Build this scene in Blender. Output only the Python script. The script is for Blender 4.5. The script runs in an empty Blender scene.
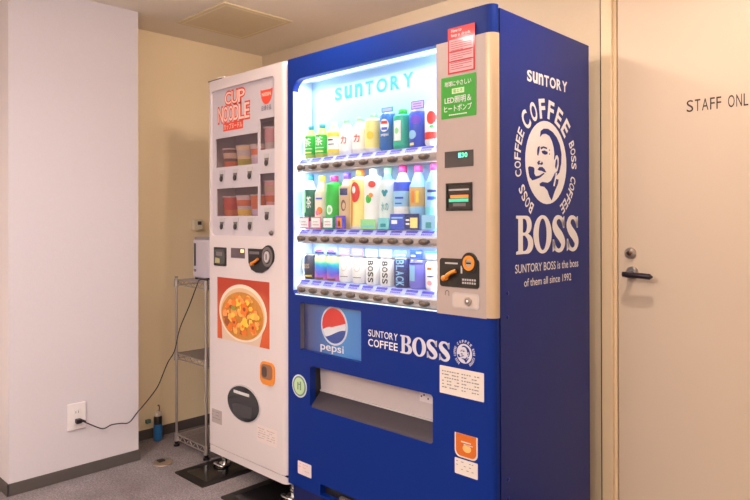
import bpy, bmesh, math, random
from mathutils import Vector, Matrix
from mathutils.geometry import tessellate_polygon
random.seed(7)
R = math.radians
COL = bpy.context.scene.collection
sc = bpy.context.scene

# ------------------------------------------------------------ materials
def lin(c):
    return tuple(((v/255)/12.92 if v/255 <= .04045 else ((v/255+.055)/1.055)**2.4) for v in c) + (1,)
_mats = {}
def mat(name, rgb, rough=.5, metal=0, noise=.04, nscale=40, coat=0, emit=0, alpha=1, bump=0, spec=.5):
    if name in _mats: return _mats[name]
    m = bpy.data.materials.new(name); m.use_nodes = True
    nt = m.node_tree; b = nt.nodes['Principled BSDF']
    tc = nt.nodes.new('ShaderNodeTexCoord'); n = nt.nodes.new('ShaderNodeTexNoise')
    n.inputs['Scale'].default_value = nscale; n.inputs['Detail'].default_value = 4
    nt.links.new(tc.outputs['Object'], n.inputs['Vector'])
    mx = nt.nodes.new('ShaderNodeMix'); mx.data_type = 'RGBA'
    c = lin(rgb)
    mx.inputs[6].default_value = tuple(max(0, v*(1-noise)) for v in c[:3]) + (1,)
    mx.inputs[7].default_value = tuple(min(1, v*(1+noise)) for v in c[:3]) + (1,)
    nt.links.new(n.outputs['Fac'], mx.inputs[0]); nt.links.new(mx.outputs[2], b.inputs['Base Color'])
    b.inputs['Roughness'].default_value = rough; b.inputs['Metallic'].default_value = metal
    b.inputs['Coat Weight'].default_value = coat; b.inputs['Coat Roughness'].default_value = .08
    b.inputs['Specular IOR Level'].default_value = spec
    if emit:
        b.inputs['Emission Color'].default_value = c; b.inputs['Emission Strength'].default_value = emit
    if bump:
        bp = nt.nodes.new('ShaderNodeBump'); bp.inputs['Strength'].default_value = bump; bp.inputs['Distance'].default_value = .004
        nt.links.new(n.outputs['Fac'], bp.inputs['Height']); nt.links.new(bp.outputs['Normal'], b.inputs['Normal'])
    if alpha < 1: b.inputs['Alpha'].default_value = alpha
    _mats[name] = m
    return m
def pane_mat(name, tint=(255,255,255), gloss=.08):
    if name in _mats: return _mats[name]
    m = bpy.data.materials.new(name); m.use_nodes = True; nt = m.node_tree; nt.nodes.clear()
    o = nt.nodes.new('ShaderNodeOutputMaterial'); t = nt.nodes.new('ShaderNodeBsdfTransparent'); g = nt.nodes.new('ShaderNodeBsdfGlossy')
    t.inputs[0].default_value = lin(tint); g.inputs['Roughness'].default_value = .03
    x = nt.nodes.new('ShaderNodeMixShader'); x.inputs[0].default_value = gloss
    nt.links.new(t.outputs[0], x.inputs[1]); nt.links.new(g.outputs[0], x.inputs[2]); nt.links.new(x.outputs[0], o.inputs[0])
    _mats[name] = m
    return m
def ramp_mat(name, axis, stops, rough=.4, scale=1.0, off=0.0, noise=0, nscale=8, coat=0):
    """printed colour bands along one object axis (0,1,2); stops in metres"""
    if name in _mats: return _mats[name]
    m = bpy.data.materials.new(name); m.use_nodes = True; nt = m.node_tree; b = nt.nodes['Principled BSDF']
    tc = nt.nodes.new('ShaderNodeTexCoord'); sp = nt.nodes.new('ShaderNodeSeparateXYZ')
    nt.links.new(tc.outputs['Object'], sp.inputs[0])
    mr = nt.nodes.new('ShaderNodeMapRange'); a, z = stops[0][0], stops[-1][0]
    mr.inputs['From Min'].default_value = a; mr.inputs['From Max'].default_value = z
    src = sp.outputs[axis]
    if noise:
        n = nt.nodes.new('ShaderNodeTexNoise'); n.inputs['Scale'].default_value = nscale
        nt.links.new(tc.outputs['Object'], n.inputs['Vector'])
        ma = nt.nodes.new('ShaderNodeMath'); ma.operation = 'MULTIPLY_ADD'; ma.inputs[1].default_value = noise
        nt.links.new(n.outputs['Fac'], ma.inputs[0]); nt.links.new(src, ma.inputs[2]); src = ma.outputs[0]
    nt.links.new(src, mr.inputs['Value'])
    cr = nt.nodes.new('ShaderNodeValToRGB'); nt.links.new(mr.outputs[0], cr.inputs[0])
    e = cr.color_ramp.elements
    while len(e) < len(stops): e.new(.5)
    for el, (p, c) in zip(e, stops):
        pass
    for i, (p, c) in enumerate(stops):
        e[i].position = (p-a)/(z-a); e[i].color = lin(c)
    nt.links.new(cr.outputs[0], b.inputs['Base Color']); b.inputs['Roughness'].default_value = rough
    b.inputs['Coat Weight'].default_value = coat
    _mats[name] = m
    return m

# ------------------------------------------------------------ mesh builder
class Fr:
    """a 2-D drawing frame on a face: origin, u axis, v axis, n = outward"""
    def __init__(s, o, u, v, n): s.o, s.u, s.v, s.n = Vector(o), Vector(u), Vector(v), Vector(n)
    def p(s, a, b, d=0): return s.o + s.u*a + s.v*b + s.n*d
def front(y=0): return Fr((0,y,0), (1,0,0), (0,0,1), (0,-1,0))
def side(x=0): return Fr((x,0,0), (0,1,0), (0,0,1), (1,0,0))
def flat(z=0): return Fr((0,0,z), (1,0,0), (0,1,0), (0,0,1))

class MB:
    def __init__(s): s.v, s.f, s.mi, s.ms, s.sm = [], [], [], [], []
    def slot(s, m):
        if m not in s.ms: s.ms.append(m)
        return s.ms.index(m)
    def add(s, vs, fs, m, smooth=False):
        k = len(s.v); i = s.slot(m); s.v += [Vector(v) for v in vs]
        for f in fs: s.f.append([k+a for a in f]); s.mi.append(i); s.sm.append(smooth)
    def box(s, x0, x1, y0, y1, z0, z1, m, bev=0, skip=()):
        if bev:
            bm = bmesh.new(); bmesh.ops.create_cube(bm, size=1)
            for v in bm.verts: v.co = Vector(((x0+x1)/2+v.co.x*(x1-x0), (y0+y1)/2+v.co.y*(y1-y0), (z0+z1)/2+v.co.z*(z1-z0)))
            bmesh.ops.bevel(bm, geom=bm.edges[:], offset=bev, segments=3, affect='EDGES', profile=.5)
            bm.verts.index_update()
            s.add([v.co.copy() for v in bm.verts], [[v.index for v in f.verts] for f in bm.faces], m); bm.free(); return
        vs = [(x,y,z) for x in (x0,x1) for y in (y0,y1) for z in (z0,z1)]
        F = {'x0':(0,1,3,2),'x1':(4,6,7,5),'y0':(0,4,5,1),'y1':(2,3,7,6),'z0':(0,2,6,4),'z1':(1,5,7,3)}
        s.add(vs, [f for k, f in F.items() if k not in skip], m)
    def prism(s, prof, z0, z1, m, smooth=False):   # profile in XY, extruded in Z
        n = len(prof); vs = [(x,y,z0) for x,y in prof] + [(x,y,z1) for x,y in prof]
        s.add(vs, [list(range(n))[::-1], list(range(n,2*n))], m)
        s.add(vs, [(i,(i+1)%n,n+(i+1)%n,n+i) for i in range(n)], m, smooth)
    def poly(s, fr, loops, m, d=.0006, th=.0006, back=False):
        """filled outline (first loop) with holes (others); front face at distance d, depth th"""
        flatl = [q for l in loops for q in l]
        tris = tessellate_polygon([[Vector((a,b,0)) for a,b in l] for l in loops])
        n = len(flatl)
        vs = [fr.p(a,b,d) for a,b in flatl] + [fr.p(a,b,d-th) for a,b in flatl]
        fs = [tuple(t) for t in tris]
        if back: fs += [tuple(n+i for i in reversed(t)) for t in tris]
        k = 0
        for l in loops:
            L = len(l)
            fs += [(k+i, k+(i+1)%L, n+k+(i+1)%L, n+k+i) for i in range(L)]; k += L
        s.add(vs, fs, m)
    def rect(s, fr, a0, b0, a1, b1, m, d=.0006, r=0, th=.0006):
        s.poly(fr, [rr(a0,b0,a1,b1,r)], m, d, th)
    def disc(s, fr, a, b, ra, rb, m, d=.0006, th=.0006, n=32, hole=0):
        L = [ell(a,b,ra,rb,n)]
        if hole: L.append(ell(a,b,ra*hole,rb*hole,n)[::-1])
        s.poly(fr, L, m, d, th)
    def stroke(s, fr, pts, w, m, d=.0006, sub=6):
        P = cr(pts, sub); W = cr([(x,0) for x in w], sub) if isinstance(w, (list,tuple)) else [(w,0)]*len(P)
        vs, fs = [], []
        for i,(x,y) in enumerate(P):
            a = P[max(i-1,0)]; b = P[min(i+1,len(P)-1)]; t = Vector((b[0]-a[0], b[1]-a[1]))
            t.normalize(); nx, ny = -t.y, t.x; h = W[i][0]/2
            vs += [fr.p(x+nx*h, y+ny*h, d), fr.p(x-nx*h, y-ny*h, d)]
            if i: fs.append((2*i-2, 2*i-1, 2*i+1, 2*i))
        s.add(vs, fs, m)
    def cyl(s, p0, p1, r0, m, r1=None, n=20, cap=True):
        r1 = r0 if r1 is None else r1; p0, p1 = Vector(p0), Vector(p1)
        z = (p1-p0).normalized(); x = z.orthogonal().normalized(); y = z.cross(x)
        vs = [p0+(x*math.cos(t)+y*math.sin(t))*r0 for t in [2*math.pi*i/n for i in range(n)]]
        vs += [p1+(x*math.cos(t)+y*math.sin(t))*r1 for t in [2*math.pi*i/n for i in range(n)]]
        s.add(vs, [(i,(i+1)%n,n+(i+1)%n,n+i) for i in range(n)], m, True)
        if cap: s.add(vs, [list(range(n))[::-1], list(range(n,2*n))], m)
    def lathe(s, prof, m, c=(0,0,0), n=24, cap=True, sx=1, sy=1):
        vs = [(c[0]+r*sx*math.cos(2*math.pi*i/n), c[1]+r*sy*math.sin(2*math.pi*i/n), c[2]+z) for r,z in prof for i in range(n)]
        fs = [(j*n+i, j*n+(i+1)%n, (j+1)*n+(i+1)%n, (j+1)*n+i) for j in range(len(prof)-1) for i in range(n)]
        s.add(vs, fs, m, True)
        if cap:
            L = len(prof)-1; s.add([vs[i] for i in range(n)], [list(range(n))[::-1]], m); s.add([vs[L*n+i] for i in range(n)], [list(range(n))], m)
    def tube(s, pts, r, m, n=8, sub=6):
        P = cr3(pts, sub); vs, fs = [], []
        up = Vector((0,0,1))
        for i,p in enumerate(P):
            t = (P[min(i+1,len(P)-1)]-P[max(i-1,0)]).normalized()
            x = t.cross(up) if abs(t.z) < .95 else t.cross(Vector((0,1,0))); x.normalize(); y = t.cross(x)
            vs += [p+(x*math.cos(2*math.pi*k/n)+y*math.sin(2*math.pi*k/n))*r for k in range(n)]
            if i: fs += [((i-1)*n+k, (i-1)*n+(k+1)%n, i*n+(k+1)%n, i*n+k) for k in range(n)]
        s.add(vs, fs, m, True)
    # --- writing
    def text(s, fr, body, a0, b0, a1, b1, m, d=.0006, bold=0, keep=False, rot=0, align='C'):
        vs, fs = glyphs(body, bold)
        if not vs: return
        x0, x1 = min(v[0] for v in vs), max(v[0] for v in vs); y0, y1 = min(v[1] for v in vs), max(v[1] for v in vs)
        sx, sy = (a1-a0)/(x1-x0), (b1-b0)/(y1-y0)
        if keep: sx = sy = min(sx, sy)
        ca, cb = (a0+a1)/2, (b0+b1)/2
        c, q = math.cos(rot), math.sin(rot)
        out = []
        for x,y in vs:
            p, r = (x-(x0+x1)/2)*sx, (y-(y0+y1)/2)*sy
            out.append(fr.p(ca+p*c-r*q, cb+p*q+r*c, d))
        s.add(out, fs, m)
    def letters(s, fr, body, a0, b0, a1, b1, m, d=.0006, bold=0, widths=None, gap=.12):
        """each letter stretched to the same height"""
        W = widths or [1]*len(body); tot = sum(W)+gap*(len(body)-1); u = (a1-a0)/tot; x = a0
        for ch, w in zip(body, W):
            s.text(fr, ch, x, b0, x+w*u, b1, m, d, bold); x += (w+gap)*u
    def arc(s, fr, body, ca, cb, ra, rb, ph0, ph1, h, m, d=.0006, bold=0, wid=.72):
        """letters along an ellipse, clockwise, tops outward; angles from the top in degrees"""
        n = len(body)
        for i, ch in enumerate(body):
            if ch == ' ': continue
            ph = R(ph0+(ph1-ph0)*(i+.5)/n); x, y = ca+ra*math.sin(ph), cb+rb*math.cos(ph)
            s.text(fr, ch, x-h*wid/2, y-h/2, x+h*wid/2, y+h/2, m, d, bold, rot=-ph)
    def build(s, name, parent=None, label=None, kind=None, cat=None, group=None):
        me = bpy.data.meshes.new(name)
        org = Vector((0,0,0)); q = parent
        while q is not None: org += q.location; q = q.parent
        if parent is None:                     # own origin at the base centre
            xs = [v.x for v in s.v]; ys = [v.y for v in s.v]; zs = [v.z for v in s.v]
            loc = Vector(((min(xs)+max(xs))/2, (min(ys)+max(ys))/2, min(zs)))
        else: loc = Vector((0,0,0))
        me.from_pydata([v-org-loc for v in s.v], [], s.f)
        for m in s.ms: me.materials.append(m)
        me.polygons.foreach_set('material_index', s.mi); me.polygons.foreach_set('use_smooth', s.sm)
        me.update()
        bm = bmesh.new(); bm.from_mesh(me); bmesh.ops.remove_doubles(bm, verts=bm.verts, dist=1e-6) if not any(s.sm) else None
        bm.to_mesh(me); bm.free()
        o = bpy.data.objects.new(name, me); COL.objects.link(o); o.parent = parent; o.location = loc
        tag(o, label, cat, group, kind)
        return o
def tag(o, label=None, cat=None, group=None, kind=None):
    for k, v in (('label',label),('category',cat),('group',group),('kind',kind)):
        if v: o[k] = v
    return o
def thing(name, loc, label, cat, group=None):
    o = bpy.data.objects.new(name, None); COL.objects.link(o); o.location = loc; o.empty_display_size = .05
    return tag(o, label, cat, group)
def dup(root, loc, label):
    r = root.copy(); COL.objects.link(r); r.location = loc; r['label'] = label
    for ch in list(root.children):
        c = ch.copy(); COL.objects.link(c); c.parent = r
        for g in list(ch.children):
            e = g.copy(); COL.objects.link(e); e.parent = c
    return r
_g = {}
def glyphs(body, bold):
    k = (body, round(bold,4))
    if k not in _g:
        c = bpy.data.curves.new('t', 'FONT'); c.body = body; c.offset = bold; c.resolution_u = 4
        o = bpy.data.objects.new('t', c); me = bpy.data.meshes.new_from_object(o)
        _g[k] = ([(v.co.x, v.co.y) for v in me.vertices], [tuple(p.vertices) for p in me.polygons])
        bpy.data.objects.remove(o); bpy.data.curves.remove(c); bpy.data.meshes.remove(me)
    return _g[k]
def rr(a0,b0,a1,b1,r=0,n=5):
    if not isinstance(r,(tuple,list)) and r <= 0: return [(a0,b0),(a1,b0),(a1,b1),(a0,b1)]
    out = []
    rs = r if isinstance(r,(tuple,list)) else (r,)*4   # corners: bl, br, tr, tl
    for (cx,cy,t0,q) in ((a0+rs[0],b0+rs[0],180,rs[0]),(a1-rs[1],b0+rs[1],270,rs[1]),(a1-rs[2],b1-rs[2],0,rs[2]),(a0+rs[3],b1-rs[3],90,rs[3])):
        if q <= 0: out.append((cx,cy)); continue
        out += [(cx+q*math.cos(R(t0+90*i/n)), cy+q*math.sin(R(t0+90*i/n))) for i in range(n+1)]
    return out
def ell(a,b,ra,rb,n=32): return [(a+ra*math.cos(2*math.pi*i/n), b+rb*math.sin(2*math.pi*i/n)) for i in range(n)]
def cr(P, sub):
    out = []
    for i in range(len(P)-1):
        p0, p1, p2, p3 = P[max(i-1,0)], P[i], P[i+1], P[min(i+2,len(P)-1)]
        for k in range(sub):
            t = k/sub
            out.append(tuple(.5*((2*b)+(c-a)*t+(2*a-5*b+4*c-d)*t*t+(3*b-a-3*c+d)*t**3) for a,b,c,d in zip(p0,p1,p2,p3)))
    return out+[tuple(P[-1])]
def cr3(P, sub): return [Vector(p) for p in cr(P, sub)]

# ------------------------------------------------------------ colours
WALL   = mat('painted_wallpaper_cream', (218,200,176), .9, noise=.03, nscale=120, bump=.15)
PILLAR = mat('painted_wallpaper_white', (206,200,209), .9, noise=.03, nscale=120, bump=.15)
RECESS = mat('painted_wallpaper_tan', (246,228,196), .9, noise=.03, nscale=120, bump=.15)
CEIL   = mat('ceiling_board', (240,230,214), .95, noise=.03, nscale=60, bump=.1)
BASE   = mat('vinyl_baseboard', (82,76,76), .6)
DOOR   = mat('door_paint', (214,194,174), .45, noise=.02, nscale=3)
FRAME  = mat('door_frame_paint', (228,204,172), .4, noise=.02)
DFR    = mat('door_gap', (70,55,45), .8)
BLUE   = mat('blue_enamel', (4,42,130), .40, coat=0, noise=.02, nscale=4, spec=.2)
BLUES  = mat('blue_enamel_side', (8,38,126), .36, coat=0, noise=.02, nscale=4, spec=.3)
DBLUE  = mat('dark_blue_plinth', (16,26,90), .45)
SEAM   = mat('black_rubber_seam', (14,14,22), .7)
SILV   = mat('champagne_silver_paint', (182,166,164), .4, metal=.2, noise=.03)
SILVE  = mat('champagne_trim', (204,180,152), .34, metal=.3, noise=.03)
WHITE  = mat('white_lettering', (232,230,236), .5)
WHT    = mat('white_machine_enamel', (218,208,212), .38, coat=.15, noise=.015, nscale=4)
WHT2   = mat('white_inner_panel', (200,192,202), .4, noise=.02)
BLK    = mat('black_plastic', (26,24,28), .35)
GREY   = mat('grey_plastic', (110,104,108), .45)
LGREY  = mat('light_grey_plastic', (190,184,188), .45)
CHROME = mat('chrome', (205,203,205), .22, metal=1)
STEEL  = mat('brushed_steel', (180,172,168), .35, metal=.9)
ORNG   = mat('orange_plastic', (232,140,40), .4)
RAIL   = mat('rail_beige_grey', (176,160,158), .4, metal=.15)
BTN    = mat('bronze_button', (84,72,68), .4)
BTNL   = mat('button_amber', (108,90,74), .35)
BACKP  = mat('showcase_lining', (172,204,242), .6, noise=.01)
LINER  = mat('showcase_side_lining', (232,244,255), .5, noise=.01)
PURP   = mat('price_purple', (48,42,176), .5)
PPALE  = mat('price_pale', (168,168,232), .5)
TEALT  = mat('teal_lettering', (40,150,170), .5)
RED    = mat('print_red', (222,44,44), .5)
CREAM  = mat('print_cream', (222,212,206), .5)
INK    = mat('print_ink', (60,56,62), .6)
NINK   = mat('notice_ink', (126,118,128), .6)
GREEN  = mat('print_green', (52,160,46), .42)
YEL    = mat('print_yellow', (250,214,70), .5)
PINK   = mat('print_pink', (240,120,170), .5)
LED    = mat('led_strip', (214,240,255), .5, emit=1.3)

# ------------------------------------------------------------ the room
XP, XL, YB, ZC = -1.9225, -2.181, .7334, 2.1925
def carpet():
    m = bpy.data.materials.new('carpet_tile'); m.use_nodes = True; nt = m.node_tree; b = nt.nodes['Principled BSDF']
    tc = nt.nodes.new('ShaderNodeTexCoord')
    n1 = nt.nodes.new('ShaderNodeTexNoise'); n1.inputs['Scale'].default_value = 140; n1.inputs['Detail'].default_value = 5; n1.inputs['Roughness'].default_value = .8
    n2 = nt.nodes.new('ShaderNodeTexNoise'); n2.inputs['Scale'].default_value = 5
    for n in (n1, n2): nt.links.new(tc.outputs['Object'], n.inputs['Vector'])
    r = nt.nodes.new('ShaderNodeValToRGB'); r.color_ramp.elements[0].position = .32; r.color_ramp.elements[1].position = .7
    r.color_ramp.elements[0].color = lin((100,95,100)); r.color_ramp.elements[1].color = lin((176,168,174))
    nt.links.new(n1.outputs['Fac'], r.inputs[0])
    mx = nt.nodes.new('ShaderNodeMix'); mx.data_type = 'RGBA'; mx.blend_type = 'MULTIPLY'; mx.inputs[0].default_value = 1.5
    r2 = nt.nodes.new('ShaderNodeValToRGB'); r2.color_ramp.elements[0].color = lin((190,180,180)); r2.color_ramp.elements[1].color = (1,1,1,1)
    nt.links.new(n2.outputs['Fac'], r2.inputs[0]); nt.links.new(r.outputs[0], mx.inputs[6]); nt.links.new(r2.outputs[0], mx.inputs[7])
    nt.links.new(mx.outputs[2], b.inputs['Base Color']); b.inputs['Roughness'].default_value = .95; b.inputs['Specular IOR Level'].default_value = .15
    bp = nt.nodes.new('ShaderNodeBump'); bp.inputs['Strength'].default_value = .6; bp.inputs['Distance'].default_value = .004
    nt.links.new(n1.outputs['Fac'], bp.inputs['Height']); nt.links.new(bp.outputs[0], b.inputs['Normal'])
    return m
S = 'structure'
def slab(name, *a, m): b = MB(); b.box(*a, m); return b.build(name, kind=S)
slab('floor', -2.6, 2.4, -4.5, .9, -.08, 0, m=carpet())
slab('ceiling', -2.6, 2.4, -4.5, .9, ZC, ZC+.08, m=CEIL)
slab('wall_left', XL-.1, XL, -4.5, .9, 0, ZC, m=RECESS)
slab('wall_pillar', XL, XP, -.771, -.196, 0, ZC, m=PILLAR)
b = MB(); D0, D1, DZ = .004, .93, 2.06                                 # back wall with the door opening
b.box(XL, D0, YB, YB+.12, 0, ZC, WALL); b.box(D1, 2.3, YB, YB+.12, 0, ZC, WALL); b.box(D0, D1, YB, YB+.12, DZ, ZC, WALL)
b.build('wall_back', kind=S)
slab('wall_right', 2.3, 2.4, -4.5, .9, 0, ZC, m=WALL)
def bboard(name, boxes):
    b = MB()
    for x0,x1,y0,y1 in boxes: b.box(x0,x1,y0,y1,0,.052,BASE, bev=.002)
    b.build(name, kind=S)
bboard('baseboard_pillar', [(XP,XP+.008,-.779,-.19),(XL+.008,XP+.008,-.779,-.771)])
bboard('baseboard_left', [(XL,XL+.008,-.196,YB),(XL,XL+.008,-4.4,-.782)])
bboard('baseboard_back', [(XL+.008,D0-.002,YB-.008,YB)])
# door frame
b = MB()
b.box(D0, .012, YB-.006, YB+.10, 0, DZ, DFR)
for x0,x1 in ((.013,.056),(.874,.92)): b.box(x0, x1, YB-.022, YB+.10, 0, 2.045, FRAME, bev=.004)
b.box(.013, .92, YB-.022, YB+.10, 2.01, 2.055, FRAME, bev=.004)
b.box(.056, .067, YB-.004, YB+.10, 0, 2.01, FRAME)
b.build('trim_1', kind=S)
b = MB(); b.box(.070, .872, YB, YB+.04, .008, 2.006, DOOR, bev=.002); door = b.build('door_1', kind=S)
LEV = mat('dark_bronze_handle', (66,58,66), .3, metal=.7)
b = MB(); f = front(YB)
b.lathe([(.023,0),(.023,.006),(.019,.009)], STEEL, n=24)
for v in b.v: v.xyz = Vector((.124+v.x, YB-v.z, .972+v.y))
b.cyl((.124,YB-.006,.970),(.124,YB-.052,.966),.010,LEV)
b.tube([(.116,YB-.05,.968),(.132,YB-.053,.966),(.17,YB-.054,.966),(.208,YB-.052,.964)],.0105,LEV,n=12)
b.cyl((.108,YB-.05,.968),(.116,YB-.05,.968),.0095,LEV); b.cyl((.208,YB-.052,.964),(.216,YB-.052,.964),.008,LEV,r1=.004)
b.build('door_handle', door, 'dark bronze lever handle on a round rose')
b = MB(); b.lathe([(.021,0),(.021,.006),(.015,.012),(.013,.014)], STEEL, n=28)
b.lathe([(.009,.014),(.009,.018),(.002,.018)], mat('brass_core',(120,84,60),.35,metal=.8), n=20)
for v in b.v: v.xyz = Vector((.118+v.x, YB-v.z, 1.044+v.y))
b.rect(Fr((0,YB-.018,0),(1,0,0),(0,0,1),(0,-1,0)), .1168,1.039,.1192,1.049, BLK)
b.build('door_lock', door, 'round steel keyhole lock above the lever')
b = MB(); x = .3155
DK = mat('dark_brown_lettering', (62,42,38), .6)
for ch, w in (('S',.027),('T',.023),('A',.026),('F',.020),('F',.020),(' ',.016),('O',.025),('N',.022),('L',.019),('Y',.024)):
    if ch != ' ': b.text(f, ch, x+.0015, 1.546, x+w-.0035, 1.587, DK, d=.0008)
    x += w
b.build('lettering', door, 'dark brown words STAFF ONLY on the door')

# ceiling panel
CP = mat('cream_panel', (224,208,174), .7)
b = MB(); b.box(-1.93,-1.485,.01,.42,ZC-.007,ZC,CP, bev=.004)
b.poly(Fr((0,0,ZC-.007),(1,0,0),(0,1,0),(0,0,-1)), [rr(-1.91,.03,-1.505,.40), rr(-1.90,.04,-1.515,.39)[::-1]], mat('cream_panel_edge',(240,226,190),.6), d=.001)
b.build('ceiling_panel', None, 'square cream panel on the ceiling above the white noodle machine', cat='ceiling panel')

# ------------------------------------------------------------ logo drawing helpers
def boss(b, fr, a0, b0, a1, b1, m, d=.0006):
    """heavy slab-serif BOSS"""
    H = b1-b0; W = a1-a0; ws = [.245,.28,.235,.235]; x = a0; g = (W-W*sum(ws)*1.0)/3
    def T(x0, w): return lambda pts: [(x0+p*w, b0+q*H) for p,q in pts]
    t = T(x, W*ws[0])
    outer = [(0,0),(0,.07),(.12,.09),(.12,.91),(0,.93),(0,1),(.6,1)] + [(.6+.30*math.cos(R(a)), .76+.24*math.sin(R(a))) for a in range(75,-76,-15)] + \
            [(.72,.52)] + [(.62+.38*math.cos(R(a)), .26+.26*math.sin(R(a))) for a in range(70,-91,-15)]
    h1 = [(.38,.56),(.52,.56)] + [(.5+.13*math.cos(R(a)), .74+.17*math.sin(R(a))) for a in range(-60,61,20)] + [(.5,.92),(.38,.92)]
    h2 = [(.38,.08),(.52,.08)] + [(.5+.19*math.cos(R(a)), .27+.18*math.sin(R(a))) for a in range(-60,61,20)] + [(.5,.48),(.38,.48)]
    b.poly(fr, [t(outer)[::-1], t(h1), t(h2)], m, d); x += W*ws[0]+g
    cx = x+W*ws[1]/2
    b.poly(fr, [ell(cx,b0+H/2,W*ws[1]/2,H*.52,36), ell(cx,b0+H/2,W*ws[1]*.22,H*.43,36)[::-1]], m, d); x += W*ws[1]+g
    for k in (2,3):
        w = W*ws[k]; t = T(x, w)
        sp = t([(.83,.70),(.74,.88),(.52,.97),(.29,.92),(.20,.76),(.32,.60),(.62,.42),(.78,.25),(.70,.09),(.48,.03),(.24,.11),(.13,.30)])
        b.stroke(fr, sp, [.10*w,.16*w,.13*w,.20*w,.32*w,.36*w,.36*w,.32*w,.20*w,.13*w,.16*w,.10*w], m, d)
        b.poly(fr, [t([(.80,.66),(.89,.66),(.89,1.0),(.82,.98),(.74,.90)])], m, d); b.poly(fr, [t([(.07,.0),(.15,.03),(.24,.10),(.16,.35),(.07,.35)])[::-1]], m, d)
        x += w+g
def portrait(b, fr, ca, cb, ra, rb, light, dark, d=.0006):
    """man with moustache and pipe inside an oval"""
    b.disc(fr, ca, cb, ra, rb, light, d, n=40)
    def q(pts): return [(ca+(x-145)/115*ra, cb+(255-y)/213*rb) for x,y in pts]
    e = d+.0006
    for P in (
        [(107,130),(112,98),(128,84),(152,80),(178,92),(202,116),(220,150),(230,200),(228,250),(216,300),(200,318),(190,330),(196,300),(206,292),(214,262),(214,225),(206,208),(196,212),(190,232),(186,236),(188,205),(184,170),(174,138),(160,116),(140,108),(122,112)],
        [(196,238),(204,226),(206,252),(198,284),(192,270)],
        [(110,182),(126,174),(146,178),(146,186),(126,182),(114,192)],
        [(116,200),(132,194),(150,200),(148,212),(134,216),(120,210)],
        [(96,182),(106,176),(104,200),(98,226),(92,222),(92,200)],
        [(158,186),(162,186),(162,192),(158,192)],[(158,206),(162,206),(162,212),(158,212)],
        [(92,262),(100,250),(108,250),(104,262),(112,262),(118,252),(124,262),(118,270),(106,268),(98,272)],
        [(94,296),(104,282),(120,280),(132,290),(142,306),(130,306),(116,300),(104,300)],
        [(44,292),(50,284),(72,286),(77,294),(76,318),(84,330),(102,326),(126,310),(132,313),(108,334),(84,346),(66,352),(52,338),(47,318)],
        [(104,366),(120,356),(150,358),(168,346),(184,318),(192,300),(190,334),(212,336),(208,360),(190,398),(172,448),(160,430),(148,398),(130,380),(108,378)],
    ):
        b.poly(fr, [q(P)[::-1]], dark, e)
    b.poly(fr, [q([(180,372),(198,300),(202,304),(188,374)])], light, e+.0006)

# ------------------------------------------------------------ blue drinks vending machine
HB = 1.83
vm = thing('vending_machine', (-.5,.32,0), 'tall blue drinks vending machine with lit display window and BOSS coffee lettering', 'vending machine')
FY = front(0)
# cabinet (behind the door)
b = MB()
b.box(-.996,0,.14,.64,.02,HB-.008,BLUES)
b.box(-.996,-.972,.037,.14,.02,HB-.008,BLUES); b.box(-.211,0,.037,.14,.02,HB-.008,BLUES); b.box(-.972,-.211,.037,.14,1.752,HB-.008,BLUES)
b.box(-.972,-.211,.112,.14,.02,1.752,BLUES); b.box(-.972,-.211,.06,.112,.02,.095,BLUES)
b.v = [Vector(v) for v in b.v]
b.build('cabinet', vm)
b = MB(); b.box(-.99,-.004,.029,.038,.06,HB-.012,SEAM, skip=('y0','y1')); b.build('door_gasket', vm)
for z in (.94,.865,.36,.30):
    b = MB(); b.lathe([(.006,0),(.006,.002),(.003,.003)], BLUES, n=14)
    for v in b.v: v.xyz = Vector((v.z, .076+v.x, z+v.y))
    b.build('bolt', vm)
# door
b = MB()
win = rr(-.965,.868,-.2175,1.742,(.018,.0,.0,.05))
tray = rr(-.860,.430,-.238,.593,.012)
pep = rr(-.920,.648,-.572,.838,.006)
slotl = rr(-.80,.10,-.30,.142,.004)
b.poly(FY, [rr(-.998,.092,-.0255,HB,(0,0,0,.004)), win[::-1], tray[::-1], pep[::-1], slotl[::-1]], BLUE, d=0, th=.029, back=True)
def corner(off=0):
    return [(-.0255,0-off)] + [(-.024+(.024+off)*math.sin(R(a)), .024-(.024+off)*math.cos(R(a))) for a in range(10,91,16)] + [(off,.029),(-.0255,.029)]
b.prism(corner(), .092, HB, BLUE, smooth=False)
b.build('door', vm)
b = MB()
b.rect(FY, -.2175,.8655,-.0255,1.742, SILV, d=.003, th=.003, r=(.0,0,0,0)); b.prism(corner(.003), .868, 1.742, SILVE)
b.build('control_panel', vm, 'champagne silver panel beside the display window')
b = MB(); b.box(-.99,-.006,.02,.036,.012,.088,DBLUE,bev=.003); b.build('kick_plate', vm)
b = MB(); b.box(-.80,-.30,.024,.05,.098,.144,BLK); b.box(-.70,-.40,.008,.022,.108,.118,GREY); b.build('floor_slot', vm, 'black slot low on the front')
for x,y in ((-.93,.1),(-.07,.1),(-.93,.58),(-.07,.58)):
    b = MB(); b.cyl((x,y,.008),(x,y,.03),.012,CHROME); b.cyl((x,y,0),(x,y,.008),.03,CHROME); b.build('foot', vm)
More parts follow.
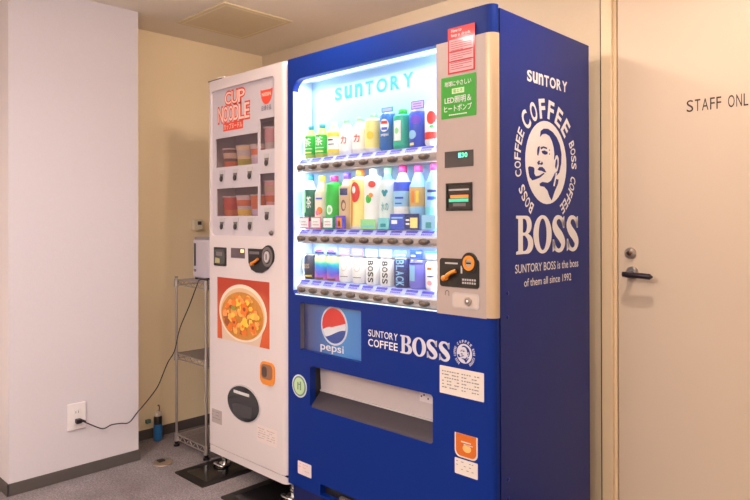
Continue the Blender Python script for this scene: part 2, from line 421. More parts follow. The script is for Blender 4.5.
# showcase
b = MB()
b.box(-.967,-.216,.103,.109,.862,1.748,BACKP)
for x0,x1 in ((-.971,-.966),(-.217,-.212)): b.box(x0,x1,.0295,.108,.862,1.748,LINER)
b.box(-.9648,-.9630,.0015,.1,.885,1.695,LINER); b.box(-.945,-.219,.0015,.03,.8685,.8700,LINER); b.box(-.967,-.216,.03,.108,.858,.864,LINER); b.box(-.967,-.216,.03,.108,1.746,1.75,LINER)
lining = b.build('display_lining', vm, 'pale blue lit showcase lining')
b = MB(); b.letters(front(.103), 'SunTORY', -.822, 1.650, -.405, 1.703, TEALT, bold=.035, widths=[.75,.8,.8,.8,1.05,.85,.95], gap=.28)
b.build('lettering', lining, 'teal word SUNTORY on the showcase back')
b = MB(); b.box(-.95,-.23,.034,.05,1.735,1.742,LED); b.build('led_strip', vm, 'glowing white strip along the top of the window'); b = MB(); b.box(-.958,-.222,.002,.012,.866,.8705,LED)
b.build('led_strip', vm, 'glowing white strip along the bottom edge of the window')
b = MB(); b.poly(FY, [rr(-.963,.870,-.2195,1.740,(.016,0,0,.048))], pane_mat('display_glass',(250,253,255),.035), d=-.003, th=.0005, back=True)
b.build('display_glass', vm)
BX = [-.920+.0713*i for i in range(10)]
DIG = ['130']*10
for ri, (zr, zb) in enumerate(((1.3645,1.3815),(1.0785,1.0955),(.8745,.8895))):
    b = MB()
    prof = [(.006,zr),(.006,zr+.006),(.003,zr+.012),(.003,zr+.028),(.010,zr+.034),(.028,zr+.055),(.10,zr+.055),(.10,zr)]
    x0, x1 = -.950, -.2215
    vs = [(x0,y+.006,z) for y,z in prof]+[(x1,y+.006,z) for y,z in prof]; n=len(prof)
    b.add(vs, [(0,1,n+1,n),(1,2,n+2,n+1),(2,3,n+3,n+2),(3,4,n+4,n+3),(7,0,n,n+7),(6,7,n+7,n+6)], RAIL)
    b.add(vs, [(4,5,n+5,n+4),(5,6,n+6,n+5),tuple(range(n))[::-1],tuple(range(n,2*n))], mat('rail_top_pale',(168,178,226),.5))
    rail = b.build('display_rail', vm)
    # sloped price strip plane: from (y=.016,z=zr+.034) to (.034,zr+.055)
    o = Vector((0,.016,zr+.034)); vv = Vector((0,.018,.021)).normalized(); nn = Vector((0,-.021,.018)).normalized()
    fs = Fr(o,(1,0,0),vv,nn)
    for i, x in enumerate(BX):
        p = MB(); p.rect(fs, x-.027,.003,x+.027,.024, PPALE, d=.001); p.rect(fs, x-.026,.014,x+.026,.0235, PURP, d=.0016)
        for k in range(6): p.rect(fs, x-.024+.008*k,.005,x-.019+.008*k,.011, PURP, d=.0016)
        p.build('price_label', rail)
        p = MB(); p.lathe([(.0225,0),(.0235,.004),(.021,.009),(.012,.0125),(.004,.013)], BTN, sx=1, sy=.52, n=24)
        p.lathe([(.011,.0122),(.010,.0140),(.002,.0142)], BTNL, sx=1, sy=.5, n=16)
        for v in p.v: v.xyz = Vector((x+v.x, .0095-v.z, zb+v.y))
        p.build('button', rail)
# control panel parts
FP = front(-.003)
b = MB(); b.rect(FP,-.183,1.3365,-.071,1.388, mat('dark_grey_window',(70,66,72),.25), d=.001, th=.001)
b.letters(FP,'130',-.128,1.366,-.093,1.381, mat('teal_digits',(90,230,190),.5,emit=1.6), d=.0018, bold=.01)
b.build('price_display', vm, 'dark display window with glowing green digits')
b = MB(); b.poly(FP,[rr(-.177,1.198,-.0755,1.286),rr(-.170,1.205,-.0825,1.279)[::-1]], BLK, d=.004, th=.004)
b.rect(FP,-.170,1.205,-.0825,1.279, mat('screen_dark',(44,40,44),.2), d=.001)
b.rect(FP,-.166,1.262,-.088,1.267, LGREY, d=.0016); b.rect(FP,-.160,1.238,-.09,1.248, mat('screen_orange',(230,130,60),.4,emit=.5), d=.0016)
b.rect(FP,-.166,1.226,-.09,1.236, mat('screen_green',(60,200,160),.4,emit=.6), d=.0016); b.rect(FP,-.15,1.212,-.10,1.222, GREY, d=.0016)
b.build('card_reader', vm, 'small framed screen with orange and green lines')
b = MB()
bo = [(-.200,.955),(-.052,.955)] ; 
b.poly(FP,[rr(-.202,.955,-.0505,1.046,.010)], BLK, d=.004, th=.004)
b.disc(FP,-.085,1.034,.030,.033, BLK, d=.006, th=.006)
b.disc(FP,-.085,1.034,.0215,.0235, ORNG, d=.010, th=.010, hole=.55); b.disc(FP,-.085,1.034,.0135,.0145, STEEL, d=.008, th=.004); b.rect(FP,-.094,1.031,-.076,1.036, BLK, d=.009)
b.rect(FP,-.180,1.028,-.13,1.033, LGREY, d=.0046)
for k in range(6): b.rect(FP,-.112+.009*k,.978,-.106+.009*k,.984, LGREY, d=.0046); b.rect(FP,-.112+.009*k,.968,-.106+.009*k,.974, LGREY, d=.0046)
b.rect(FP,-.118,1.0,-.112,1.024, LGREY, d=.0046)
coin = b.build('coin_slot', vm, 'black coin slot plate with an orange ring')
b = MB(); b.tube([(-.178,-.016,.982),(-.165,-.022,.988),(-.15,-.024,.999),(-.130,-.018,1.008)],.0062,ORNG,n=12); b.cyl((-.182,-.014,.981),(-.166,-.020,.985),.0095,ORNG,r1=.0085)
b.cyl((-.178,-.005,.982),(-.178,-.02,.982),.008,ORNG); b.build('return_lever', coin, 'orange coin return lever')
b = MB(); b.poly(FP,[rr(-.154,.890,-.050,.938,.012)], LGREY, d=.002, th=.002); b.poly(FP,[rr(-.149,.894,-.056,.934,.010)], mat('lock_plate',(206,192,188),.35,metal=.2), d=.003, th=.001)
b.disc(FP,-.090,.914,.012,.013, STEEL, d=.010, th=.010); b.disc(FP,-.090,.914,.008,.009, GREY, d=.011); b.disc(FP,-.088,.916,.004,.004, WHITE, d=.012)
b.build('lock_cover', vm, 'silver lock cover with a round keyhole')
b = MB(); b.stroke(FP,[(-.182,.927),(-.181,.938),(-.174,.942),(-.168,.938),(-.168,.925)],.003,GREY,d=.0008); b.build('arrow_mark', vm)
# stickers on the front
PKP = mat('sticker_pale_pink',(226,176,184),.4,coat=.2); REDS = mat('sticker_red',(206,36,46),.35,coat=.2)
b = MB(); b.rect(FP,-.169,1.635,-.064,1.782,REDS,d=.001); b.rect(FP,-.163,1.640,-.070,1.744,PKP,d=.0016)
b.text(FP,'How to',-.155,1.767,-.115,1.777,WHITE,d=.0016,bold=.02); b.text(FP,'buy a drink',-.155,1.751,-.08,1.762,WHITE,d=.0016,bold=.02)
for k in range(14):
    w = .082*(1 if k%4 else .6)
    b.rect(FP,-.158,1.735-.0067*k,-.158+w,1.7375-.0067*k, mat('sticker_rose_ink',(190,100,116),.5), d=.0022)
for z in (1.704,1.672): b.rect(FP,-.163,z,-.07,z+.0035,REDS,d=.0022)
b.build('sticker', vm, 'red and pink instruction sticker')
b = MB(); b.rect(FP,-.1965,1.494,-.0595,1.627,GREEN,d=.001,r=.003)
b.text(FP,'地球にやさしい',-.182,1.596,-.078,1.613,WHITE,d=.0016,bold=.01)
b.rect(FP,-.153,1.571,-.105,1.588,mat('print_pale_green',(206,232,190),.5),d=.0016); b.text(FP,'省エネ',-.148,1.5735,-.110,1.5855,GREEN,d=.0024,bold=.01)
b.text(FP,'LED照明＆',-.182,1.541,-.078,1.563,WHITE,d=.0016,bold=.01); b.text(FP,'ヒートポンプ',-.184,1.515,-.076,1.536,WHITE,d=.0016,bold=.01)
for k in range(9): b.rect(FP,-.165+.008*k,1.503,-.159+.008*k,1.5065,WHITE,d=.0016)
b.build('sticker', vm, 'green sticker with white Japanese writing')
# front lettering
b = MB(); FD = front(0)
SW = [.75,.8,.8,.8,1.05,.85,.95]
b.letters(FD,'SUNTORY',-.535,.751,-.392,.775,WHITE,widths=[.75,.85,.9,.8,1.05,.85,.9],gap=.16,bold=.004)
b.letters(FD,'COFFEE',-.535,.715,-.392,.742,WHITE,widths=[1,1.05,.75,.75,.75,.75],gap=.16,bold=.012)
boss(b, FD, -.380,.712,-.163,.774, mat('silver_lettering',(208,206,220),.45))
b.build('lettering', vm, 'white words SUNTORY COFFEE BOSS below the display window')
def emblem(b, fr, ca, cb, s, light, dark, small=False):
    if not small:
        portrait(b, fr, ca, cb, .139*s, .141*s, light, dark)
        b.arc(fr,'COFFEE',ca,cb,.192*s,.182*s,-53,53,.066*s,light,bold=.03,wid=.62)
        b.arc(fr,'BOSS COFFEE',ca,cb,.186*s,.186*s,-150,-58,.038*s,light,bold=.02,wid=.60); b.arc(fr,'BOSS COFFEE',ca,cb,.196*s,.186*s,62,150,.038*s,light,bold=.02,wid=.60)
    else:
        portrait(b, fr, ca, cb, .0295, .031, light, dark)
        for a0,a1,t in ((-50,50,'COFFEE'),(-150,-60,'BOSS COFFEE'),(60,150,'BOSS COFFEE')):
            b.arc(fr,t,ca,cb,.0375,.039,a0,a1,.0085,light,bold=.03,wid=.75 if len(t)<8 else .5)
b = MB(); emblem(b, FD, -.110, .747, 1, mat('silver_lettering',(208,206,220),.45), BLUE, small=True)
b.build('emblem', vm, 'small round portrait emblem of a man with a pipe')
# notices
def notice(x0,z0,x1,z1,label,fr=FD,rows=5,cols=2,m=None,ink=NINK,r=.003,root=vm):
    b = MB(); b.rect(fr,x0,z0,x1,z1,m or CREAM,d=.001,r=r); H=z1-z0; W=x1-x0
    for c in range(cols):
        cx = x0+W*(.06+c*.9/cols); cw = W*.8/cols
        for k in range(rows):
            z = z1-H*(.18+.7*k/rows); n = max(2,int(cw/.009)); 
            for j in range(n):
                if random.random() < .72: b.rect(fr,cx+cw*j/n,z-H*.02,cx+cw*(j+random.uniform(.5,.9))/n,z+H*.015,ink,d=.0017)
    return b.build('sticker', root, label)
notice(-.208,.608,-.036,.697,'wide white notice sticker with fine dark print',rows=6)
notice(-.936,.148,-.852,.200,'small white sticker with faint red print',rows=3,cols=1,m=mat('sticker_offwhite',(226,210,214),.5),ink=mat('faint_red',(200,140,140),.5))
notice(-.148,.363,-.060,.413,'white sticker below the orange sticker',rows=3,cols=1)
b = MB(); b.rect(FD,-.148,.418,-.060,.493,CREAM,d=.001,r=(.02,.02,0,0)); b.rect(FD,-.143,.423,-.065,.493,mat('print_orange',(206,104,30),.45),d=.0018,r=(.018,.018,0,0))
b.disc(FD,-.100,.450,.016,.012,mat('print_peach',(240,190,120),.5),d=.0024); b.rect(FD,-.122,.467,-.085,.4705,CREAM,d=.0024); b.rect(FD,-.112,.460,-.078,.463,CREAM,d=.0024)
b.build('sticker', vm, 'orange sticker with rounded lower corners')
b = MB(); PG=mat('print_pale_green2',(186,214,170),.5); DG=mat('print_grey_green',(110,140,120),.5)
b.disc(FD,-.925,.501,.046,.046,mat('print_lilac',(206,216,232),.5),d=.001,n=36); b.disc(FD,-.925,.501,.040,.040,DG,d=.0016,n=36); b.disc(FD,-.925,.501,.032,.034,PG,d=.0022,n=30)
b.rect(FD,-.936,.486,-.930,.516,DG,d=.0028); b.rect(FD,-.920,.486,-.913,.520,DG,d=.0028); b.rect(FD,-.929,.506,-.921,.510,DG,d=.0028)
b.build('sticker', vm, 'round pale green sticker near the left edge')
# pepsi panel
b = MB(); PB = ramp_mat('blue_poster', 0, [(-.42,(24,36,100)),(-.33,(20,84,166)),(-.2,(50,140,212)),(-.07,(16,116,204))], .35, coat=.5)
b.box(-.922,-.570,.020,.026,.645,.841,PB)
for a in ((-.922,-.9195,.001,.02,.645,.841),(-.922,-.57,.001,.02,.838,.841)): b.box(*a, GREY)
fp = front(.020); cx, cz, r = -.739,.762,.068
b.disc(fp,cx,cz,r+.008,r+.008,mat('print_silver_ring',(206,214,230),.4),d=.001,n=40)
b.disc(fp,cx,cz,r,r,WHITE,d=.0016,n=40)
def cap_region(zs_fn, up):
    pts = []
    for i in range(41):
        x = -r+2*r*i/40; h = math.sqrt(max(0,r*r-x*x)); w = zs_fn(x)
        w = max(-h, min(h, w)); pts.append((x, h if up else -h, w))
    return [(cx+x, cz+e) for x,e,w in pts] + [(cx+x, cz+w) for x,e,w in pts[::-1]]
b.poly(fp,[cap_region(lambda x: -.022+.5*(x+r)*.55 if x>-.02 else -.022+.016*math.sin((x+r)*30), True)[::-1]],RED,d=.0022)
b.poly(fp,[cap_region(lambda x: -.030+.012*math.sin((x)*28)+ .1*x, False)],mat('print_royal',(28,70,160),.4),d=.0022)
b.text(fp,'pepsi',-.818,.652,-.684,.690,WHITE,d=.0016,bold=.01)
b.build('brand_panel', vm, 'blue PEPSI panel with red white and blue globe')
b = MB(); b.poly(FY,[rr(-.919,.649,-.573,.837)],pane_mat('panel_pane',(246,250,255),.05),d=-.006,th=.0004); b.build('panel_pane', vm)
# pick-up tray
b = MB()
b.box(-.862,-.236,.088,.094,.40,.60,BLK); b.box(-.866,-.861,.028,.09,.42,.60,BLK); b.box(-.237,-.232,.028,.09,.42,.60,BLK); b.box(-.862,-.236,.028,.09,.594,.60,BLK)
b.add([(-.86,.003,.430),(-.238,.003,.430),(-.238,.010,.438),(-.86,.010,.438),(-.86,.058,.485),(-.238,.058,.485),(-.238,.09,.485),(-.86,.09,.485)],[(0,1,2,3),(3,2,5,4),(4,5,6,7)],mat('tray_sill',(74,68,78),.35,metal=.3))
b.build('pickup_tray', vm, 'recessed dark pick-up tray')
b = MB(); b.add([(-.858,.050,.592),(-.238,.050,.592),(-.238,.056,.487),(-.858,.056,.487)],[(0,1,2,3)],mat('flap_silver',(206,196,200),.3,metal=.3,noise=.08,nscale=10))
b.box(-.858,-.238,.044,.052,.585,.592,STEEL); b.box(-.858,-.238,.050,.055,.484,.490,LGREY)
b.rect(front(.050),-.335,.545,-.250,.580,mat('flap_label',(226,216,220),.5),d=.001); 
for x,z in ((-.330,.560),(-.318,.566),(-.300,.556),(-.275,.572),(-.262,.570)): b.rect(front(.050),x,z,x+.006,z+.006,INK,d=.0018)
b.build('flap', vm, 'silver pick-up flap')
# side graphics
FS = side(0); b = MB()
b.letters(FS,'SunTORY',.196,1.621,.469,1.659,WHITE,bold=.03,widths=SW,gap=.14)
b.build('lettering', vm, 'white word SUNTORY at the top of the blue side')
b = MB(); boss(b, FS, .127,1.058,.558,1.182, WHITE); b.build('lettering', vm, 'large white slab-serif word BOSS on the blue side'); b = MB()
b.text(FS,'SUNTORY BOSS is the boss',.120,.998,.549,1.026,WHITE,bold=.006)
b.build('lettering', vm, 'small white upper slogan line on the blue side'); b = MB()
b.text(FS,'of them all since 1992',.174,.952,.494,.978,WHITE,bold=.006)
b.build('lettering', vm, 'small white lower slogan line on the blue side')
b = MB(); emblem(b, FS, .322, 1.363, 1, WHITE, BLUES); b.build('emblem', vm, 'large white oval emblem of a man with a pipe ringed by COFFEE')

# ------------------------------------------------------------ drinks on show
Y0 = .064
IX = [-.9285+.0723*i for i in range(10)]
def C(n, c, **k): return mat('drink_'+n, c, .35, **k)
def bottle(x, z, h, r, capc, label_mat, body_mat, name_label, group, bands=(), glyph=None, kind='bottle', shoulder=.72, lab=(.12,.68)):
    t = thing('drink_bottle', (x,Y0,z), name_label, 'bottle', group)
    b = MB(); b.lathe([(r*.85,0),(r,.004),(r,h*shoulder*.95),(r*.85,h*shoulder),(r*.42,h*.88),(r*.40,h*.9)], body_mat, c=(x,Y0,z)); b.build('body', t)
    b = MB(); b.lathe([(r*.44,h*.89),(r*.46,h*.90),(r*.46,h*.99),(r*.40,h)], capc, c=(x,Y0,z), n=18); b.build('cap', t)
    b = MB(); q = r+.0008
    b.lathe([(q,h*lab[0]),(q,h*lab[1])], label_mat, c=(x,Y0,z), cap=False)
    for a0,a1,m in bands: b.lathe([(q+.0006,h*a0),(q+.0006,h*a1)], m, c=(x,Y0,z), cap=False)
    wrap_marks(b, x, z, h, q, glyph)
    b.build('label', t)
    return t
def wrap_marks(b, x, z, h, q, glyph):
    """print on the curved front of a label: flat 2-D marks bent round the drink; angle 0 faces the window"""
    if not glyph: return
    for g in glyph:
        tmp = MB(); fr = Fr((0,0,0),(1,0,0),(0,1,0),(0,0,1)); g(tmp, fr)
        bm = bmesh.new(); tv = [bm.verts.new(v) for v in tmp.v]
        for f_, mi in zip(tmp.f, tmp.mi):
            try: bm.faces.new([tv[i] for i in f_]).material_index = mi
            except ValueError: pass
        for kx in range(-7, 8):
            bmesh.ops.bisect_plane(bm, geom=bm.verts[:]+bm.edges[:]+bm.faces[:], plane_co=(kx*.005,0,0), plane_no=(1,0,0))
        bm.verts.index_update(); tmp.v = [v.co.copy() for v in bm.verts]; tmp.f = [[v.index for v in f.verts] for f in bm.faces]; tmp.mi = [f.material_index for f in bm.faces]; bm.free()
        for v in tmp.v:
            a = v.x/q + .33
            v.xyz = Vector((x+(q+.0012+v.z*.8)*math.sin(a), Y0-(q+.0012+v.z*.8)*math.cos(a), z+v.y*h))
        k = len(b.v)
        b.v += tmp.v
        for f_, mi in zip(tmp.f, tmp.mi): b.f.append([k+i for i in f_]); b.mi.append(b.slot(tmp.ms[mi])); b.sm.append(False)
def T(s, a0,b0,a1,b1, m, bold=.01, rot=0, d=.0006): return lambda t, fr: t.text(fr, s, a0,b0,a1,b1, m, d=d, bold=bold, rot=rot)
def Dd(a,b,ra,rb,m,d=.0006): return lambda t, fr: t.disc(fr,a,b,ra,rb,m,d=d,n=20)
def Rc(a0,b0,a1,b1,m,d=.0006): return lambda t, fr: t.rect(fr,a0,b0,a1,b1,m,d=d)
def grid_rect(a0,b0,a1,b1,m,n=6,d=.0006):
    def g(t, fr):
        for i in range(n): t.rect(fr,a0+(a1-a0)*i/n,b0,a0+(a1-a0)*(i+1)/n,b1,m,d=d)
    return g
def can(x, z, h, r, m, name_label, group, glyph=None, top=STEEL):
    t = thing('drink_can', (x,Y0,z), name_label, 'can', group)
    b = MB(); b.lathe([(r*.84,0),(r*.88,.003),(r,.009),(r,h-.012),(r*.86,h-.004)], m, c=(x,Y0,z)); wrap_marks(b,x,z,h,r,glyph); b.build('body', t)
    b = MB(); b.lathe([(r*.87,h-.004),(r*.88,h),(r*.82,h),(r*.80,h-.002)], top, c=(x,Y0,z)); b.build('lid', t)
    return t
def card(x, z, w, h, m, y, lab, group, marks=()):
    b = MB(); fr = front(y); b.rect(fr,x-w/2,z,x+w/2,z+h,m,d=.0008,th=.0014)
    for a0,b0,a1,b1,mm in marks: b.rect(fr,x-w/2+a0*w,z+b0*h,x-w/2+a1*w,z+b1*h,mm,d=.0015)
    return b.build('display_card', None, lab, cat='card', group=group)
Z1, Z2, Z3 = 1.4205, 1.1345, .9305
CLEAR = mat('pale_clear_plastic',(226,240,240),.2); TEAL = C('teal',(0,150,170)); LG = C('leaf',(30,190,70)); LG2 = C('mint',(150,226,160)); CYL = C('cyan',(120,214,226))
PK = C('magenta',(230,40,130)); NAVY = C('navy',(24,50,120)); ROY = C('royal',(40,84,214)); OR = C('orange',(240,130,40)); VIO = C('violet',(110,70,214)); BEI = C('beige',(222,190,160)); LB = C('lightblue',(150,206,246)); BRN = C('brown',(130,90,80))
PW = C('paper',(250,250,250)); PY = C('paleyellow',(250,234,150)); DGN = C('darkgreen',(10,110,90)); TEA = C('tea',(190,200,90))
G1, G2, G3 = 'drinks on the top display shelf', 'drinks on the middle display shelf', 'cans on the bottom display shelf'
kan = lambda s, m, y0=.2, y1=.6: [T(s,-.014,y0,.014,y1,m)]
t1 = bottle(IX[0],Z1,.135,.028,TEAL,LG,TEA,'green labelled tea bottle with teal cap at far left of the top shelf',G1,glyph=[T('茶',-.016,.36,.016,.62,PW),Rc(-.018,.16,.018,.2,PY),Rc(-.02,.28,.02,.3,PW)])
dup(t1,(IX[1],Y0,Z1),'green labelled tea bottle with teal cap, second from left on the top shelf')
bottle(IX[2],Z1,.137,.028,PW,PW,PY,'white capped bottle with yellow shoulders on the top shelf',G1,bands=((.56,.68,YEL),(.12,.2,YEL)),glyph=[Rc(-.015,.45,.008,.49,INK),Rc(-.015,.33,.012,.355,GREY)])
t4 = bottle(IX[3],Z1,.14,.030,LG2,PW,PW,'white bottle with red mark and mint cap, left of its twin on the top shelf',G1,glyph=[T('力',-.012,.3,.012,.52,RED,.02)])
dup(t4,(IX[4],Y0,Z1),'white bottle with red mark and mint cap, right of its twin on the top shelf')
bottle(IX[5],Z1,.145,.033,LG2,PY,PW,'pale yellow labelled bottle with mint cap left of the blue PEPSI can',G1,glyph=[Dd(.0,.42,.014,.10,YEL)],shoulder=.85,lab=(.10,.80))
can(IX[6],Z1,.136,.031,C('pepsi',(30,110,190)),'blue can with red white and blue globe on the top shelf',G1,glyph=[Dd(-.002,.66,.018,.17,PW),Rc(-.014,.70,.010,.78,RED,.0014),Rc(-.012,.54,.010,.61,ROY,.0014),T('pepsi',-.016,.36,.014,.46,PW)])
bottle(IX[7],Z1,.142,.034,LG,C('seagreen',(20,190,160)),C('seagreen',(20,190,160)),'sea green bottle with white leafy label beside the blue can',G1,glyph=[Rc(-.022,.20,.006,.70,PW),Dd(-.01,.45,.008,.08,LG2,.0012)],shoulder=.86,lab=(.08,.82))
can(IX[8],Z1,.128,.033,ROY,'royal blue and violet can under a lilac card on the top shelf',G1,glyph=[Dd(.002,.74,.018,.13,VIO),Dd(-.012,.34,.016,.12,LB),Rc(-.022,.05,-.004,.12,PY)])
can(IX[9],Z1,.150,.034,PW,'white can with red apple and red band at far right of the top shelf',G1,glyph=[Dd(.0,.62,.018,.15,RED),Dd(.002,.42,.007,.035,LG),Rc(-.03,.14,.03,.30,RED)])
card(IX[6],Z1+.142,.056,.017,TEAL,.060,'small teal card above the blue PEPSI can','cards in the drinks window',((.1,.2,.9,.8,PPALE),))
card(IX[8],Z1+.136,.058,.028,VIO,.060,'lilac card above the royal blue can on the top shelf','cards in the drinks window',((.06,.1,.94,.9,C('lilac',(206,176,232))),(.15,.3,.8,.4,VIO),(.15,.6,.8,.7,VIO)))
# middle shelf
bz = Z2
bottle(IX[0],bz,.222,.031,TEAL,DGN,CLEAR,'dark green labelled bottle with teal cap at left end of the middle shelf',G2,glyph=[Rc(-.014,.3,-.004,.7,LG2),T('茶',-.002,.38,.018,.6,PW)],lab=(.14,.72))
bottle(IX[1],bz,.215,.030,YEL,C('cream',(246,232,214)),BEI,'cream labelled milk tea bottle with yellow cap on the middle shelf',G2,glyph=[Rc(-.014,.55,.014,.58,ROY),Dd(.004,.34,.012,.07,OR),Dd(-.006,.30,.008,.05,PINK,.0012)])
bottle(IX[2],bz,.21,.034,PK,LG,LG,'bright green bottle with magenta cap on the middle shelf',G2,glyph=[Dd(-.004,.36,.013,.09,PW),Dd(-.004,.36,.008,.05,LG2,.0014)],shoulder=.86,lab=(.05,.84))
bottle(IX[3],bz,.218,.031,VIO,BEI,BEI,'coffee bottle with violet cap and portrait label on the middle shelf',G2,glyph=[Rc(-.016,.60,.016,.72,NAVY),Dd(.0,.42,.010,.10,BRN),Dd(.002,.41,.006,.06,BEI,.0014)],lab=(.1,.76))
bottle(IX[4],bz,.225,.037,OR,PY,PW,'large pale bottle with round red and orange label on the middle shelf',G2,glyph=[Dd(-.004,.62,.020,.17,RED),Dd(-.008,.66,.007,.06,PW,.0014),Dd(-.020,.30,.006,.28,OR)],shoulder=.86,lab=(.05,.84))
bottle(IX[5],bz,.225,.035,PW,PW,PW,'white bottle with red cherry and green fruit on the middle shelf',G2,glyph=[Dd(.008,.74,.014,.055,RED),Dd(-.006,.50,.012,.07,LG),Dd(.004,.56,.008,.04,OR,.0012)],shoulder=.88,lab=(.05,.86))
bottle(IX[6],bz,.225,.032,LG2,CLEAR,CYL,'pale cyan bottle with teal heart on the middle shelf',G2,glyph=[Dd(-.006,.61,.006,.032,TEAL),Dd(.006,.61,.006,.032,TEAL),Dd(0,.57,.007,.04,TEAL),T('水の',-.014,.30,.014,.44,TEAL)],lab=(.1,.8))
bottle(IX[7],bz,.228,.033,PK,LB,PW,'white bottle with pink cap and pale blue label on the middle shelf',G2,bands=((.60,.74,ROY),),glyph=[Rc(-.018,.48,.014,.51,ROY),Rc(-.018,.40,.008,.42,ROY)],lab=(.36,.74))
bottle(IX[8],bz,.225,.032,PK,C('tan',(214,170,110)),LB,'pink capped bottle with tan label, second from right on the middle shelf',G2,glyph=[Rc(-.014,.42,-.004,.60,OR),Rc(.002,.42,.012,.60,YEL)],lab=(.36,.66))
bottle(IX[9],bz,.228,.033,PK,LB,CYL,'pink capped bottle with blue label at far right of the middle shelf',G2,glyph=[Rc(-.016,.45,.016,.50,ROY),Rc(-.016,.56,.016,.60,NAVY)],lab=(.34,.72))
gc = 'cards in the drinks window'
for i, nm in enumerate(('leftmost','second','third')):
    card(IX[i]+.002,bz+.002,.060,.046,(PINK,PINK,TEAL)[i],.027,'%s of the three framed white cards at the foot of the middle shelf'%nm,gc,((.07,.1,.93,.9,PW),(.2,.3,.8,.36,PINK),(.2,.55,.7,.61,PINK)))
card(IX[3],bz+.002,.058,.050,VIO,.027,'violet card with red figure at the foot of the middle shelf',gc,((.2,.1,.65,.85,OR),(.3,.2,.5,.6,RED),(.75,.2,.95,.8,ROY)))
card(IX[5]+.005,bz+.002,.075,.036,LG2,.027,'mint card at the foot of the middle shelf',gc,((.1,.2,.9,.4,CYL),))
card(IX[6]+.012,bz+.002,.052,.040,CYL,.027,'cyan card at the foot of the middle shelf',gc,((.2,.2,.7,.5,TEAL),))
card(IX[7]+.005,bz+.002,.066,.054,ROY,.027,'royal blue card at the foot of the middle shelf',gc,((.1,.35,.5,.6,PW),(.1,.7,.9,.8,LB)))
card(IX[8],bz+.002,.066,.054,NAVY,.027,'dark card with cream stripes at the foot of the middle shelf',gc,((.4,.1,.9,.75,PY),(.1,.3,.35,.4,PW),(.1,.55,.35,.65,PW)))
card(IX[9]+.002,bz+.002,.060,.050,LB,.027,'pale blue card at right foot of the middle shelf',gc,((.3,.1,.7,.5,TEAL),))
# bottom shelf
RB = ramp_mat('rainbow_print',2,[(0,(250,210,230)),(.035,(250,130,210)),(.055,(120,110,245)),(.075,(20,150,240)),(.09,(60,220,200)),(.105,(240,230,160))],.35,noise=.05,nscale=22)
ch, rr3 = .100, .0318
can(IX[0],Z3,ch,rr3,C('ink',(44,56,88)),'dark navy can with yellow stripe at left end of the bottom shelf',G3,glyph=[Rc(-.02,.10,.02,.17,YEL),T('BOSS',-.034,.44,.010,.62,BEI,.01,R(0))])
k = can(IX[1],Z3,ch,rr3,RB,'rainbow coloured can, left of the two on the bottom shelf',G3,glyph=[Rc(-.018,.03,.018,.11,BRN)])
dup(k,(IX[2],Y0,Z3),'rainbow coloured can, right of the two on the bottom shelf')
k = can(IX[3],Z3,ch,rr3,PW,'plain white can with thin ring, left of the two on the bottom shelf',G3,glyph=[lambda t,fr: t.poly(fr,[ell(0,.62,.013,.17,20),ell(0,.62,.0118,.15,20)[::-1]],BEI), Rc(-.016,.22,.016,.24,GREY)])
dup(k,(IX[4],Y0,Z3),'plain white can with thin ring, right of the two on the bottom shelf')
def vert(s, m, w=.021, lo=.08, hi=.92):
    def g(t, fr):
        # letters turned a quarter clockwise, reading down the can
        n = len(s)
        for i, c_ in enumerate(s):
            vs, fs = glyphs(c_, .02); x0,x1=min(v[0] for v in vs),max(v[0] for v in vs); y0,y1=min(v[1] for v in vs),max(v[1] for v in vs)
            step=(hi-lo)/n; top=hi-step*i
            t.add([fr.p((y-y0)/(y1-y0)*w-w/2, top-.08*step-(x-x0)/(x1-x0)*step*.84, .0006) for x,y in vs], fs, m)
    return g
k = can(IX[5],Z3,ch,rr3,PW,'white can with dark BOSS lettering, left of the two on the bottom shelf',G3,glyph=[vert('BOSS',INK)])
dup(k,(IX[6],Y0,Z3),'white can with dark BOSS lettering, right of the two on the bottom shelf')
can(IX[7],Z3,ch+.004,.033,NAVY,'navy can with pale BLACK lettering on the bottom shelf',G3,glyph=[vert('BLACK',LB,.030,.04,.96)])
can(IX[8],Z3,ch,.033,C('periwinkle',(120,120,226)),'violet blue can with white panel on the bottom shelf',G3,glyph=[Rc(-.026,.28,-.002,.82,LB),Rc(-.028,.86,.028,.9,NAVY)])
can(IX[9],Z3,ch,.033,PW,'white can with small coloured prints at far right of the bottom shelf',G3,glyph=[Rc(-.018,.70,.0,.78,OR),Rc(-.018,.46,.014,.50,NAVY),Dd(-.008,.26,.010,.08,C('rose',(240,170,180)))])
zc3 = Z3+ch+.004
for i, m, mk, nm in ((1,PPALE,((.0,.0,.9,.35,NAVY),(.1,.45,.7,.6,RED)),'arched card above the left rainbow can'),(2,PPALE,((.0,.0,.9,.35,NAVY),(.1,.45,.7,.6,RED)),'arched card above the right rainbow can'),
        (3,C('rosepink',(236,140,160)),((.1,.2,.9,.32,PW),(.1,.6,.9,.7,PW)),'rose pink card above the left ringed white can'),(4,C('rosepink',(236,140,160)),((.1,.2,.9,.32,PW),(.1,.6,.9,.7,PW)),'rose pink card above the right ringed white can'),
        (5,PW,((.2,.6,.8,.7,LGREY),),'white card above the left BOSS can'),(6,PW,((.2,.6,.8,.7,LGREY),),'white card above the right BOSS can'),
        (7,C('tealgrey',(120,150,170)),((.1,.3,.9,.45,PW),),'grey card above the BLACK can'),(8,ROY,((.1,.2,.45,.4,PW),(.5,.55,.9,.75,LB)),'blue card above the violet blue can'),(9,PPALE,((0,.85,1,1,TEAL),),'pale card with teal top edge at right above the cans')):
    card(IX[i],zc3,.058,.026 if i!=8 else .032,m,.050,nm,gc,mk)

